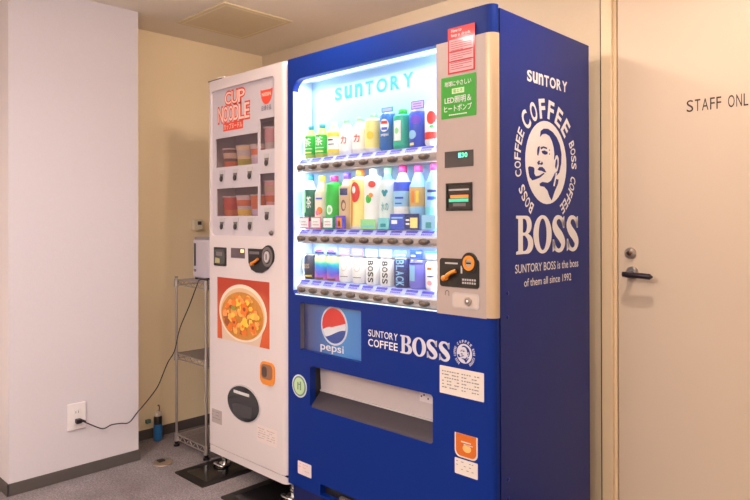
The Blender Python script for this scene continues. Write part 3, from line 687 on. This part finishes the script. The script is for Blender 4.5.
# ------------------------------------------------------------ white cup noodle vending machine
nm_ = thing('noodle_vending_machine', (-1.305,.3,0), 'narrow white instant noodle vending machine left of the blue one', 'vending machine')
XA, XB, ZB = -1.605, -1.003, .074
b = MB(); b.box(XA+.004,XB,.14,.62,ZB,HB-.01,WHT); b.box(XA+.004,XB,.037,.14,ZB,1.16,WHT); b.box(XA+.004,XB,.037,.14,1.64,HB-.01,WHT)
b.box(XA+.004,-1.585,.037,.14,1.16,1.64,WHT); b.box(-1.06,XB,.037,.14,1.16,1.64,WHT); b.build('cabinet', nm_)
b = MB()
wins = [(-1.556,1.418,-1.220,1.555),(-1.2055,1.475,-1.098,1.610),(-1.548,1.190,-1.220,1.319),(-1.2055,1.235,-1.098,1.372)]
panel = rr(-1.582,1.100,-1.088,1.782,.022)
b.poly(FY,[rr(XA+.014,.110,-1.045,HB,(0,0,0,.002)), panel[::-1]],WHT,d=0,th=.03,back=True)
b.prism([(XA+.014,0),(XA+.014,.03),(XA,.03),(XA,.012),(XA+.004,.003)][::-1],.110,HB,WHT)
b.prism([(-1.045,0)]+[(-1.043+.038*math.sin(R(a)),.038-.038*math.cos(R(a))) for a in range(5,86,16)]+[(-1.005,.037),(-1.045,.037)],.110,HB,WHT,smooth=False)
b.build('door', nm_)
b = MB(); b.prism([(XA+.014,0),(XA+.002,.008),(XA+.002,.06),(XB-.003,.06),(XB-.003,.037)]+[(-1.043+.037*math.sin(R(a)),.038-.037*math.cos(R(a))) for a in range(85,4,-16)],ZB,.1065,WHT); b.build('base_skirt', nm_)
b = MB(); b.box(XA+.006,XB-.008,.006,.04,.105,.112,SEAM); b.build('gasket', nm_)
b = MB(); b.poly(front(.009),[rr(-1.584,1.098,-1.086,1.784,.022)]+[rr(*w,.002)[::-1] for w in wins],WHT2,d=0,th=.006,back=True)
disp = b.build('display_panel', nm_, 'pale grey display panel with four windows')
b = MB(); IN = mat('noodle_case_lining',(184,172,176),.6)
b.box(-1.584,-1.062,.136,.139,1.16,1.64,IN); b.box(-1.584,-1.062,.04,.136,1.162,1.174,IN); b.box(-1.584,-1.062,.03,.136,1.395,1.405,IN); b.box(-1.21,-1.062,.03,.136,1.455,1.462,IN)
b.box(-1.21,-1.062,.03,.136,1.225,1.230,IN); b.box(-1.584,-1.062,.03,.136,1.628,1.638,IN)
b.build('display_case', nm_)
b = MB()
for w in wins: b.poly(front(.012),[rr(w[0]-.003,w[1]-.003,w[2]+.003,w[3]+.003)],pane_mat('noodle_window_pane',(244,238,240),.07),d=-.004,th=.0004,back=True)
b.build('window_pane', nm_)
fb = front(.009)
for x,z in ((-1.500,1.372),(-1.389,1.372),(-1.276,1.374),(-1.151,1.424),(-1.499,1.149),(-1.387,1.149),(-1.274,1.149),(-1.149,1.192)):
    p = MB(); p.poly(fb,[[(x-.015,z-.024),(x+.015,z-.024),(x+.022,z+.032),(x-.022,z+.032)]],LGREY,d=.003,th=.003)
    p.poly(fb,[[(x-.010,z-.014),(x+.010,z-.014),(x+.015,z+.014),(x-.015,z+.014)]],GREY,d=.0045,th=.0015); p.disc(fb,x,z-.008,.010,.013,mat('dark_button',(60,54,58),.3),d=.009,th=.005,n=20)
    p.build('selection_button', nm_)
b = MB(); NR = mat('noodle_red',(232,74,52),.45); NW = mat('noodle_pale',(250,214,200),.5)
for body,a0,z0,a1,z1 in (('CUP',-1.478,1.700,-1.312,1.768),('NOODLE',-1.535,1.622,-1.275,1.702)):
    b.letters(fb,body,a0,z0-.002,a1,z1+.002,NR,d=.0008,bold=.075,gap=.04); b.letters(fb,body,a0+.004,z0+.006,a1-.004,z1-.006,NW,d=.0016,bold=.004,gap=.10)
b.rect(fb,-1.490,1.584,-1.330,1.622,NR,d=.0008); b.text(fb,'カップヌードル',-1.484,1.590,-1.336,1.617,NW,d=.0016,bold=.01)
b.build('lettering', disp, 'red outlined CUP NOODLE lettering')
b = MB(); cxn, czn = -1.155, 1.735
b.poly(fb,[[(cxn-.043,czn)]+[(cxn+.043*math.cos(R(a)),czn-.004+.062*math.sin(R(a))) for a in range(180,361,15)]+[(cxn+.043,czn),(cxn+.03,czn-.003),(cxn-.03,czn-.003)]],NR,d=.0008)
b.text(fb,'NISSIN',cxn-.032,czn-.030,cxn+.032,czn-.014,NW,d=.0016,bold=.02); b.text(fb,'日清食品',cxn-.034,czn-.092,cxn+.034,czn-.070,mat('slate_ink',(84,90,110),.5),d=.0012,bold=.01)
b.build('logo', disp, 'red half-round NISSIN logo')
b = MB(); b.lathe([(.011,0),(.011,.006),(.006,.012)],GREY,n=16)
for v in b.v: v.xyz = Vector((-1.113+v.x,-v.z,1.116+v.y)); 
for v in b.v: v.y += .003
b.build('lock', nm_, 'small round key lock under the display panel')
b = MB(); b.box(XA-.002,-1.49,.0,.05,HB,HB+.004,mat('top_bracket_dark',(60,56,58),.5)); b.box(-1.53,-1.47,.0,.05,HB+.001,HB+.010,WHT,bev=.003); b.build('top_bracket', nm_)
# controls
b = MB(); b.poly(FY,[rr(-1.551,.959,-1.451,1.045,.004)],BLK,d=.005,th=.005); b.rect(FY,-1.543,.970,-1.462,1.036,mat('screen_grey',(72,76,72),.2),d=.0056)
b.rect(FY,-1.530,1.006,-1.480,1.024,GREY,d=.0062); b.poly(FY,[[(-1.54,.972),(-1.50,.972),(-1.50,.992),(-1.535,.997)]],mat('screen_yellow',(176,170,120),.4),d=.0062)
b.build('card_reader', nm_, 'black framed card reader')
b = MB(); b.rect(FY,-1.414,1.000,-1.304,1.045,mat('dark_mauve',(98,84,92),.3),d=.001)
b.letters(FY,'180',-1.335,1.026,-1.310,1.040,mat('warm_digits',(255,214,150),.5,emit=2.2),d=.0016,bold=.02)
b.build('price_display', nm_, 'dark price display with a warm lit corner')
b = MB(); b.poly(FY,[[(-1.273,1.046),(-1.17,1.046)]+[(-1.128+.040*math.cos(R(a)),1.018+.046*math.sin(R(a))) for a in range(110,-31,-20)]+[(-1.13,.962),(-1.17,.944),(-1.214,.943),(-1.25,.955),(-1.27,.985)]][:1],BLK,d=.006,th=.006)
b.disc(FY,-1.130,1.014,.036,.042,GREY,d=.010,th=.004,hole=.72); b.disc(FY,-1.130,1.014,.018,.024,LGREY,d=.013,th=.006); b.rect(FY,-1.133,1.002,-1.127,1.026,BLK,d=.014)
b.rect(FY,-1.262,1.022,-1.19,1.034,GREY,d=.0066)
cs = b.build('coin_slot', nm_, 'black rounded coin slot plate')
b = MB(); b.tube([(-1.240,-.014,.978),(-1.225,-.018,.984),(-1.205,-.016,.992),(-1.19,-.012,1.004)],.006,ORNG,n=12); b.cyl((-1.235,-.004,.98),(-1.235,-.016,.98),.009,ORNG); b.build('return_lever', cs, 'orange coin return lever')
# poster with bowl of noodles
b = MB(); px0,pz0,px1,pz1 = -1.527,.621,-1.124,.906
PO = ramp_mat('poster_orange',2,[(.60,(196,74,26)),(.72,(210,90,38)),(.82,(210,100,60)),(.92,(184,60,30))],.35,noise=.12,nscale=9)
b.rect(FY,px0,pz0,px1,pz1,PO,d=.001)
bc = (-1.325,.755)
b.poly(FY,[[(bc[0]-.17,bc[1]+.02),(bc[0]-.16,pz0),(bc[0]+.13,pz0),(bc[0]+.17,bc[1]-.02)]],mat('bowl_side',(222,196,176),.4),d=.0016)
b.disc(FY,bc[0],bc[1],.184,.128,mat('bowl_rim',(240,224,204),.4),d=.0022,n=44)
b.disc(FY,bc[0],bc[1]-.004,.170,.116,mat('bowl_inner',(226,190,150),.4),d=.0028,n=44)
b.disc(FY,bc[0],bc[1]-.012,.162,.106,mat('soup',(206,136,50),.4,noise=.3,nscale=50),d=.0034,n=44)
foods = [mat('egg_yellow',(250,206,70),.4),mat('shrimp_orange',(240,124,36),.4),mat('shrimp_pale',(246,160,90),.4),mat('noodle_gold',(240,184,90),.4),mat('leek_green',(150,160,60),.4),mat('meat_brown',(160,84,50),.4)]
for i in range(110):
    a = random.random()*6.28; q = math.sqrt(random.random())*.92; s_ = random.uniform(.009,.025)
    x, z = bc[0]+.147*q*math.cos(a), bc[1]-.012+.094*q*math.sin(a)
    m = random.choice(foods[:4]+foods[:4]+foods[:3]+foods); n = random.randint(6,9)
    b.poly(FY,[[(x+s_*random.uniform(.7,1.15)*math.cos(2*math.pi*k/n), z+s_*.8*random.uniform(.7,1.15)*math.sin(2*math.pi*k/n)) for k in range(n)]],m,d=.004+.00003*i)
for x,z,q in ((-1.30,.775,.030),(-1.38,.71,.022),(-1.235,.70,.024)):
    b.poly(FY,[[(x+q*(1+.18*math.cos(5*t))*math.cos(t), z+q*(1+.18*math.cos(5*t))*math.sin(t)) for t in [2*math.pi*k/30 for k in range(30)]]],foods[1],d=.0074)
    b.disc(FY,x,z,q*.35,q*.3,foods[5],d=.008,n=12)
b.build('poster', nm_, 'orange poster showing a bowl of noodles')
# return cup, outlet oval, stickers
b = MB(); b.poly(FY,[rr(-1.186,.468,-1.087,.566,.028)],ORNG,d=.006,th=.006); b.rect(FY,-1.176,.492,-1.098,.556,mat('hollow_shade',(150,106,84),.4),d=.0066,r=.02); b.rect(FY,-1.17,.500,-1.135,.545,mat('hollow_deep_shade',(84,64,60),.4),d=.0072,r=.014)  # shade of the cup's hollow painted on as flat darker patches
b.build('coin_return', nm_, 'orange coin return cup')
b = MB(); b.disc(FY,-1.316,.353,.126,.083,LGREY,d=.003,th=.003,n=44); b.disc(FY,-1.316,.353,.119,.077,mat('dark_smoked_flap',(22,22,26),.12,coat=.5),d=.006,th=.003,n=44)
b.rect(FY,-1.385,.392,-1.265,.405,mat('flap_white_bar',(206,206,210),.4),d=.007); b.poly(FY,[[(-1.40,.335),(-1.36,.350),(-1.24,.350),(-1.25,.30),(-1.32,.292),(-1.38,.305)]],mat('flap_inner',(60,58,62),.2),d=.0066)
b.build('dispensing_flap', nm_, 'dark oval dispensing flap')
notice(-1.576,.218,-1.491,.282,'grey square sticker at the left edge',rows=3,cols=1,m=mat('sticker_grey',(176,164,164),.5),ink=GREY,root=nm_)
notice(-1.216,.213,-1.074,.285,'faint printed notice low on the white machine',rows=5,cols=2,m=mat('sticker_nearwhite',(226,212,212),.4),ink=mat('faint_grey',(166,150,152),.5),root=nm_)
for x,y in ((-1.585+.025,.06),(-1.04,.06),(-1.56,.56),(-1.04,.56)):
    b = MB(); b.cyl((x,y,.012),(x,y,ZB+.002),.011,CHROME); b.cyl((x,y,.004),(x,y,.014),.030,CHROME,r1=.026); b.cyl((x,y,.030),(x,y,.042),.018,CHROME,n=6)
    b.tube([(x-.035,y-.02,.008),(x-.03,y-.04,.012),(x,y-.05,.016),(x+.035,y-.04,.012),(x+.04,y-.01,.01)],.006,CHROME)
    b.build('foot', nm_, 'chrome levelling foot')

def cup(x, z, h, r, m1, m2, m3, lab):
    y = .086
    t = thing('noodle_cup', (x,y,z), lab, 'noodle cup', 'noodle cups in the white machine')
    b = MB(); b.lathe([(r*.74,0),(r*.76,.003),(r*.97,h*.95)], m1, c=(x,y,z))
    for a0,a1,mm in ((.18,.42,m2),(.55,.80,m3)):
        q0, q1 = r*(.76+.21*a0/.95)+.0007, r*(.76+.21*a1/.95)+.0007
        b.lathe([(q0,h*a0),(q1,h*a1)], mm, c=(x,y,z), cap=False)
    b.build('cup_body', t)
    b = MB(); b.lathe([(r*.97,h*.95),(r*1.02,h*.955),(r*1.02,h),(r*.98,h)], CREAM, c=(x,y,z)); b.build('lid', t)
OB = mat('cup_orange',(226,120,60),.4); DKc = mat('cup_dark',(120,84,76),.4); YC = mat('cup_cream',(246,226,170),.4); GR = mat('cup_olive',(196,190,70),.4); RC = mat('cup_red',(206,84,60),.4); PC = mat('cup_pink',(240,180,180),.4); LC = mat('cup_lilac',(206,190,214),.4)
cup(-1.530,1.4055,.105,.047,DKc,OB,BEI,'dark and orange noodle cup at left of the upper display')
cup(-1.416,1.4055,.112,.048,YC,GR,CREAM,'cream noodle cup with olive band in the upper display')
cup(-1.306,1.4055,.108,.047,CREAM,LC,OB,'pale noodle cup with lilac band in the upper display')
cup(-1.205,1.4625,.118,.046,PC,CREAM,PC,'pink noodle cup in the upper right window')
cup(-1.530,1.1745,.110,.048,RC,OB,RC,'red and orange noodle cup at left of the lower display')
cup(-1.416,1.1745,.112,.048,CREAM,YEL,OB,'cream noodle cup with yellow band in the lower display')
cup(-1.306,1.1745,.112,.047,OB,LC,OB,'orange and lilac noodle cup in the lower display')
cup(-1.205,1.2305,.115,.046,PC,OB,BEI,'pink and orange noodle cup in the lower right window')

# ------------------------------------------------------------ floor plates under the white machine
PL = mat('black_plate_gloss',(16,15,17),.22,coat=0,spec=.35); PLM = mat('black_plate_matt',(22,20,20),.55,spec=.3)
for x0,x1,lab in ((-1.648,-1.400,'black glossy floor plate under the left foot of the white machine'),(-1.262,-1.005,'black floor plate under the white machine beside the blue one')):
    b = MB(); b.poly(flat(0),[rr(x0,-.158,x1,.60,.012)],PLM,d=.0035,th=.0035)
    b.poly(flat(0),[rr(x0+.04,-.115,x1-.035,.50,.006)],PL,d=.0038,th=.0006); b.build('floor_plate', None, lab, cat='floor plate')

# ------------------------------------------------------------ wire shelf
RACK = mat('rack_wire', (196,190,190), .3, metal=.85)
ws = thing('wire_shelf', (-1.84,.17,0), 'chrome wire shelving rack in the gap left of the white machine', 'shelf')
SX0, SX1, SY0, SY1 = -1.968,-1.680,.032,.300
for x,y in ((SX0,SY0),(SX1,SY0),(SX0,SY1),(SX1,SY1)):
    b = MB(); b.cyl((x,y,.024),(x,y,.876),.0065,RACK,n=14); b.cyl((x,y,.876),(x,y,.879),.009,BLK,n=14); b.build('leg', ws)
    b = MB(); b.cyl((x,y,0),(x,y,.012),.016,BLK,n=16); b.cyl((x,y,.012),(x,y,.028),.010,BLK,n=12); b.build('leveling_foot', ws)
for z in (.862,.480,.060):
    b = MB(); r_ = .003
    for y in (SY0,SY1):
        for dz in (0,-.026): b.cyl((SX0,y,z+dz),(SX1,y,z+dz),r_,RACK,n=8)
        n=9
        for i in range(n):
            xa,xb = SX0+(SX1-SX0)*i/n, SX0+(SX1-SX0)*(i+1)/n; za,zb_=(z,z-.026) if i%2==0 else (z-.026,z)
            b.cyl((xa,y,za),(xb,y,zb_),.002,RACK,n=6)
    for x in (SX0,SX1):
        for dz in (0,-.026): b.cyl((x,SY0,z+dz),(x,SY1,z+dz),r_,RACK,n=8)
        for i in range(8):
            ya,yb=SY0+(SY1-SY0)*i/8,SY0+(SY1-SY0)*(i+1)/8; za,zb_=(z,z-.026) if i%2==0 else (z-.026,z)
            b.cyl((x,ya,za),(x,yb,zb_),.002,RACK,n=6)
    for i in range(1,22): xx=SX0+(SX1-SX0)*i/22; b.cyl((xx,SY0,z+.002),(xx,SY1,z+.002),.0018,RACK,n=6)
    for (x,y) in ((SX0,SY0),(SX1,SY0),(SX0,SY1),(SX1,SY1)): b.cyl((x,y,z-.034),(x,y,z+.006),.013,RACK,r1=.0105,n=14)
    b.build('shelf_tier', ws)
# the device on the shelf
dv = thing('hot_water_dispenser', (-1.83,.175,.8662), 'tall white appliance with a dark vertical slot on the wire shelf', 'appliance')
LW = mat('appliance_lilac_white',(206,198,212),.4)
b = MB(); b.box(-1.925,-1.765,.10,.262,.872,1.072,LW,bev=.012); b.box(-1.919,-1.771,.106,.256,1.066,1.086,mat('appliance_lid',(150,140,146),.45),bev=.006); b.build('housing', dv)
b = MB(); b.box(-1.9045,-1.8915,.097,.102,.935,1.052,BLK,bev=.001); b.build('slot', dv, 'dark vertical slot')
b = MB(); b.box(-1.906,-1.889,.0975,.101,.905,.918,GREY,bev=.001); b.build('switch', dv)
for x in (-1.91,-1.78):
    for y in (.115,.25):
        b = MB(); b.cyl((x,y,.8662),(x,y,.874),.007,BLK,n=10); b.build('foot', dv)
# wall box
FL = side(XL)
wb = MB(); wb.box(XL,XL+.035,.240,.297,1.117,1.176,mat('cream_plastic',(222,212,190),.5),bev=.004)
o = wb.build('wall_box', None, 'small cream box on the tan wall above the white appliance', cat='wall box')
b = MB(); b.rect(side(XL+.035),.262,1.146,.286,1.166,mat('box_dark',(70,60,60),.5),d=.0008); 
bb = b.build('sensor', o, 'dark square on the box')

# outlet on pillar with cord
FO = side(XP)
ot = thing('power_outlet', (XP,-.491,.225), 'white power outlet plate low on the white pillar', 'power outlet')
PO_ = mat('outlet_white',(226,220,224),.35)
b = MB(); b.box(XP,XP+.008,-.532,-.451,.220,.340,PO_,bev=.003); b.build('plate', ot)
for z in (.300,.260):
    b = MB(); b.box(XP+.006,XP+.0105,-.508,-.476,z-.015,z+.015,PO_,bev=.002); f2=side(XP+.0105)
    b.rect(f2,-.4985,z-.005,-.4965,z+.005,INK); b.rect(f2,-.4875,z-.005,-.4855,z+.005,INK); b.build('socket', ot)
b = MB(); b.box(XP+.011,XP+.036,-.503,-.477,.250,.271,BLK,bev=.005); b.cyl((XP+.03,-.478,.262),(XP+.032,-.462,.254),.006,BLK,r1=.004)
pc = thing('power_cable', (XP+.02,-.49,.25), 'thin black power cord from the outlet across to the wire shelf', 'cable'); b.build('plug', pc)
b = MB(); b.tube([(XP+.03,-.480,.262),(XP+.030,-.455,.245),(XP+.03,-.400,.210),(XP+.035,-.375,.204),(XP+.035,-.345,.213),(XP+.03,-.30,.208),(XP+.03,-.257,.203),(-1.90,-.212,.240),(-1.912,-.150,.288),(-1.935,-.09,.335),(-1.95,-.055,.385),(-1.975,-.012,.440),(-1.944,.008,.500),(-1.895,.010,.618),(-1.800,.010,.745),(-1.732,.012,.850),(-1.726,.022,.876),(-1.736,.060,.878),(-1.752,.120,.880),(-1.7625,.170,.882)],.0028,BLK,sub=5,n=6)
b.build('cord', pc)
b = MB(); b.box(XL+.001,XL+.02,-.035,-.01,.085,.105,mat('grey_green_plastic',(84,120,110),.5),bev=.002); b.build('wall_clip', None, 'tiny grey green clip on the wall just above the baseboard', cat='clip')
# bottle on floor
sb = thing('spray_bottle', (-2.122,.008,0), 'small blue bottle with black neck and cream top on the floor by the baseboard', 'bottle')
c0=(-2.122,.008,0)
b = MB(); b.lathe([(.020,0),(.023,.004),(.023,.078),(.021,.086)],mat('bottle_blue',(40,110,180),.3),c=c0); b.build('body', sb)
b = MB(); b.lathe([(.0215,.086),(.0215,.122),(.018,.128)],BLK,c=c0); b.build('neck', sb)
b = MB(); b.lathe([(.016,.128),(.016,.142),(.010,.148)],CREAM,c=c0); b.box(-2.132,-2.092,.0,.016,.142,.156,CREAM,bev=.004); b.build('nozzle', sb)
b = MB(); b.tube([(-2.11,.008,.156),(-2.105,.008,.175),(-2.112,.008,.186),(-2.122,.008,.182)],.003,mat('hook_brown',(96,80,64),.5)); b.build('hook', sb)
# floor cover
fc = thing('floor_outlet', (-1.797,-.134,0), 'small round metal floor cap with a dark open half on the carpet', 'floor outlet')
b = MB(); b.lathe([(.048,0),(.047,.003),(.040,.0045)],mat('bronze_cap',(150,134,120),.4,metal=.5),c=(-1.797,-.134,0),n=32); b.build('plate', fc)
b = MB(); b.box(-1.832,-1.800,-.150,-.118,.0045,.011,mat('cap_dark',(40,32,26),.5),bev=.003); b.build('flap', fc)

# ------------------------------------------------------------ light
def area(name, loc, size, energy, col, rot=(0,0,0), sy=None, shape='SQUARE'):
    l = bpy.data.lights.new(name,'AREA'); l.energy = energy; l.color = col; l.size = size; l.shape = shape
    if sy: l.shape = 'RECTANGLE'; l.size_y = sy
    o = bpy.data.objects.new(name, l); COL.objects.link(o); o.location = loc; o.rotation_euler = rot
    return o
WARM = (1,.82,.66); NEU = (1,.90,.87)
def bulb(loc, e, col, r=.05):
    l = bpy.data.lights.new('ceiling_bulb','POINT'); l.energy = e; l.color = col; l.shadow_soft_size = r
    o = bpy.data.objects.new('ceiling_bulb', l); COL.objects.link(o); o.location = loc
bulb((-.62,-.16,ZC-.07), 19, WARM)
area('downlight_and_fill', (.42,.02,ZC-.01), .07, 13, WARM, shape='DISK')
area('downlight_and_fill', (-1.0,-1.3,ZC-.01), .12, 6, NEU, shape='DISK')
area('downlight_and_fill', (.5,-1.5,ZC-.01), .14, 6, WARM, shape='DISK')
area('downlight_and_fill', (-.3,-3.0,ZC-.01), .8, 36, (.95,.90,1), shape='DISK')  # unseen broad fill added behind the camera for the room's other lights
COOL = (.80,.90,1)
area('case_light_top', (-.592,.040,1.732), .70, 2.1, COOL, rot=(R(-12),0,0), sy=.02)
area('case_light_right', (-.230,.040,1.30), .02, 1.5, COOL, rot=(0,R(90),R(0)), sy=.8)
area('case_light_left', (-.952,.040,1.30), .02, 1.5, COOL, rot=(0,R(-90),R(0)), sy=.8)
for o in bpy.data.objects:
    if o.name.startswith('case_light_right'): o.rotation_euler=(0,R(90),0); o.data.size=.80; o.data.size_y=.02
    if o.name.startswith('case_light_left'): o.rotation_euler=(0,R(-90),0); o.data.size=.80; o.data.size_y=.02
for z in (1.36,1.075): area('case_light_shelf', (-.592,.030,z), .70, .8, COOL, rot=(R(8),0,0), sy=.012)
area('ceiling_fill', (.3,-2.9,1.85), 2.2, 150, (1,.90,.80), rot=(R(180),0,0))  # unseen upward fill, added to brighten the ceiling and soften contrast
w = bpy.data.worlds.new('room'); w.use_nodes = True; sc.world = w
w.node_tree.nodes['Background'].inputs[0].default_value = (.80,.74,.86,1); w.node_tree.nodes['Background'].inputs[1].default_value = .55

# ------------------------------------------------------------ camera
cam = bpy.data.cameras.new('camera'); co = bpy.data.objects.new('camera', cam); COL.objects.link(co); sc.camera = co
cam.sensor_width = 36; cam.sensor_fit = 'HORIZONTAL'; cam.lens = 640.3566/750*36; cam.clip_start = .02
cam.shift_y = -(250-218.895)/750
yaw, pitch, roll = .7675, .0032, -.0022
r = Vector((math.cos(yaw), math.sin(yaw), 0)); fw = Vector((-math.sin(yaw)*math.cos(pitch), math.cos(yaw)*math.cos(pitch), math.sin(pitch))); u = r.cross(fw)
M = Matrix((r, u, -fw)).transposed().to_4x4()
co.matrix_world = Matrix.Translation((1.0903,-1.6484,1.1661)) @ M @ Matrix.Rotation(-roll, 4, 'Z').inverted()
vs_ = sc.view_settings; vs_.view_transform = 'Standard'; vs_.look = 'None'; vs_.gamma = 1; vs_.exposure = 0; vs_.use_curve_mapping = False
sc.cycles.max_bounces = 10; sc.cycles.transparent_max_bounces = 16
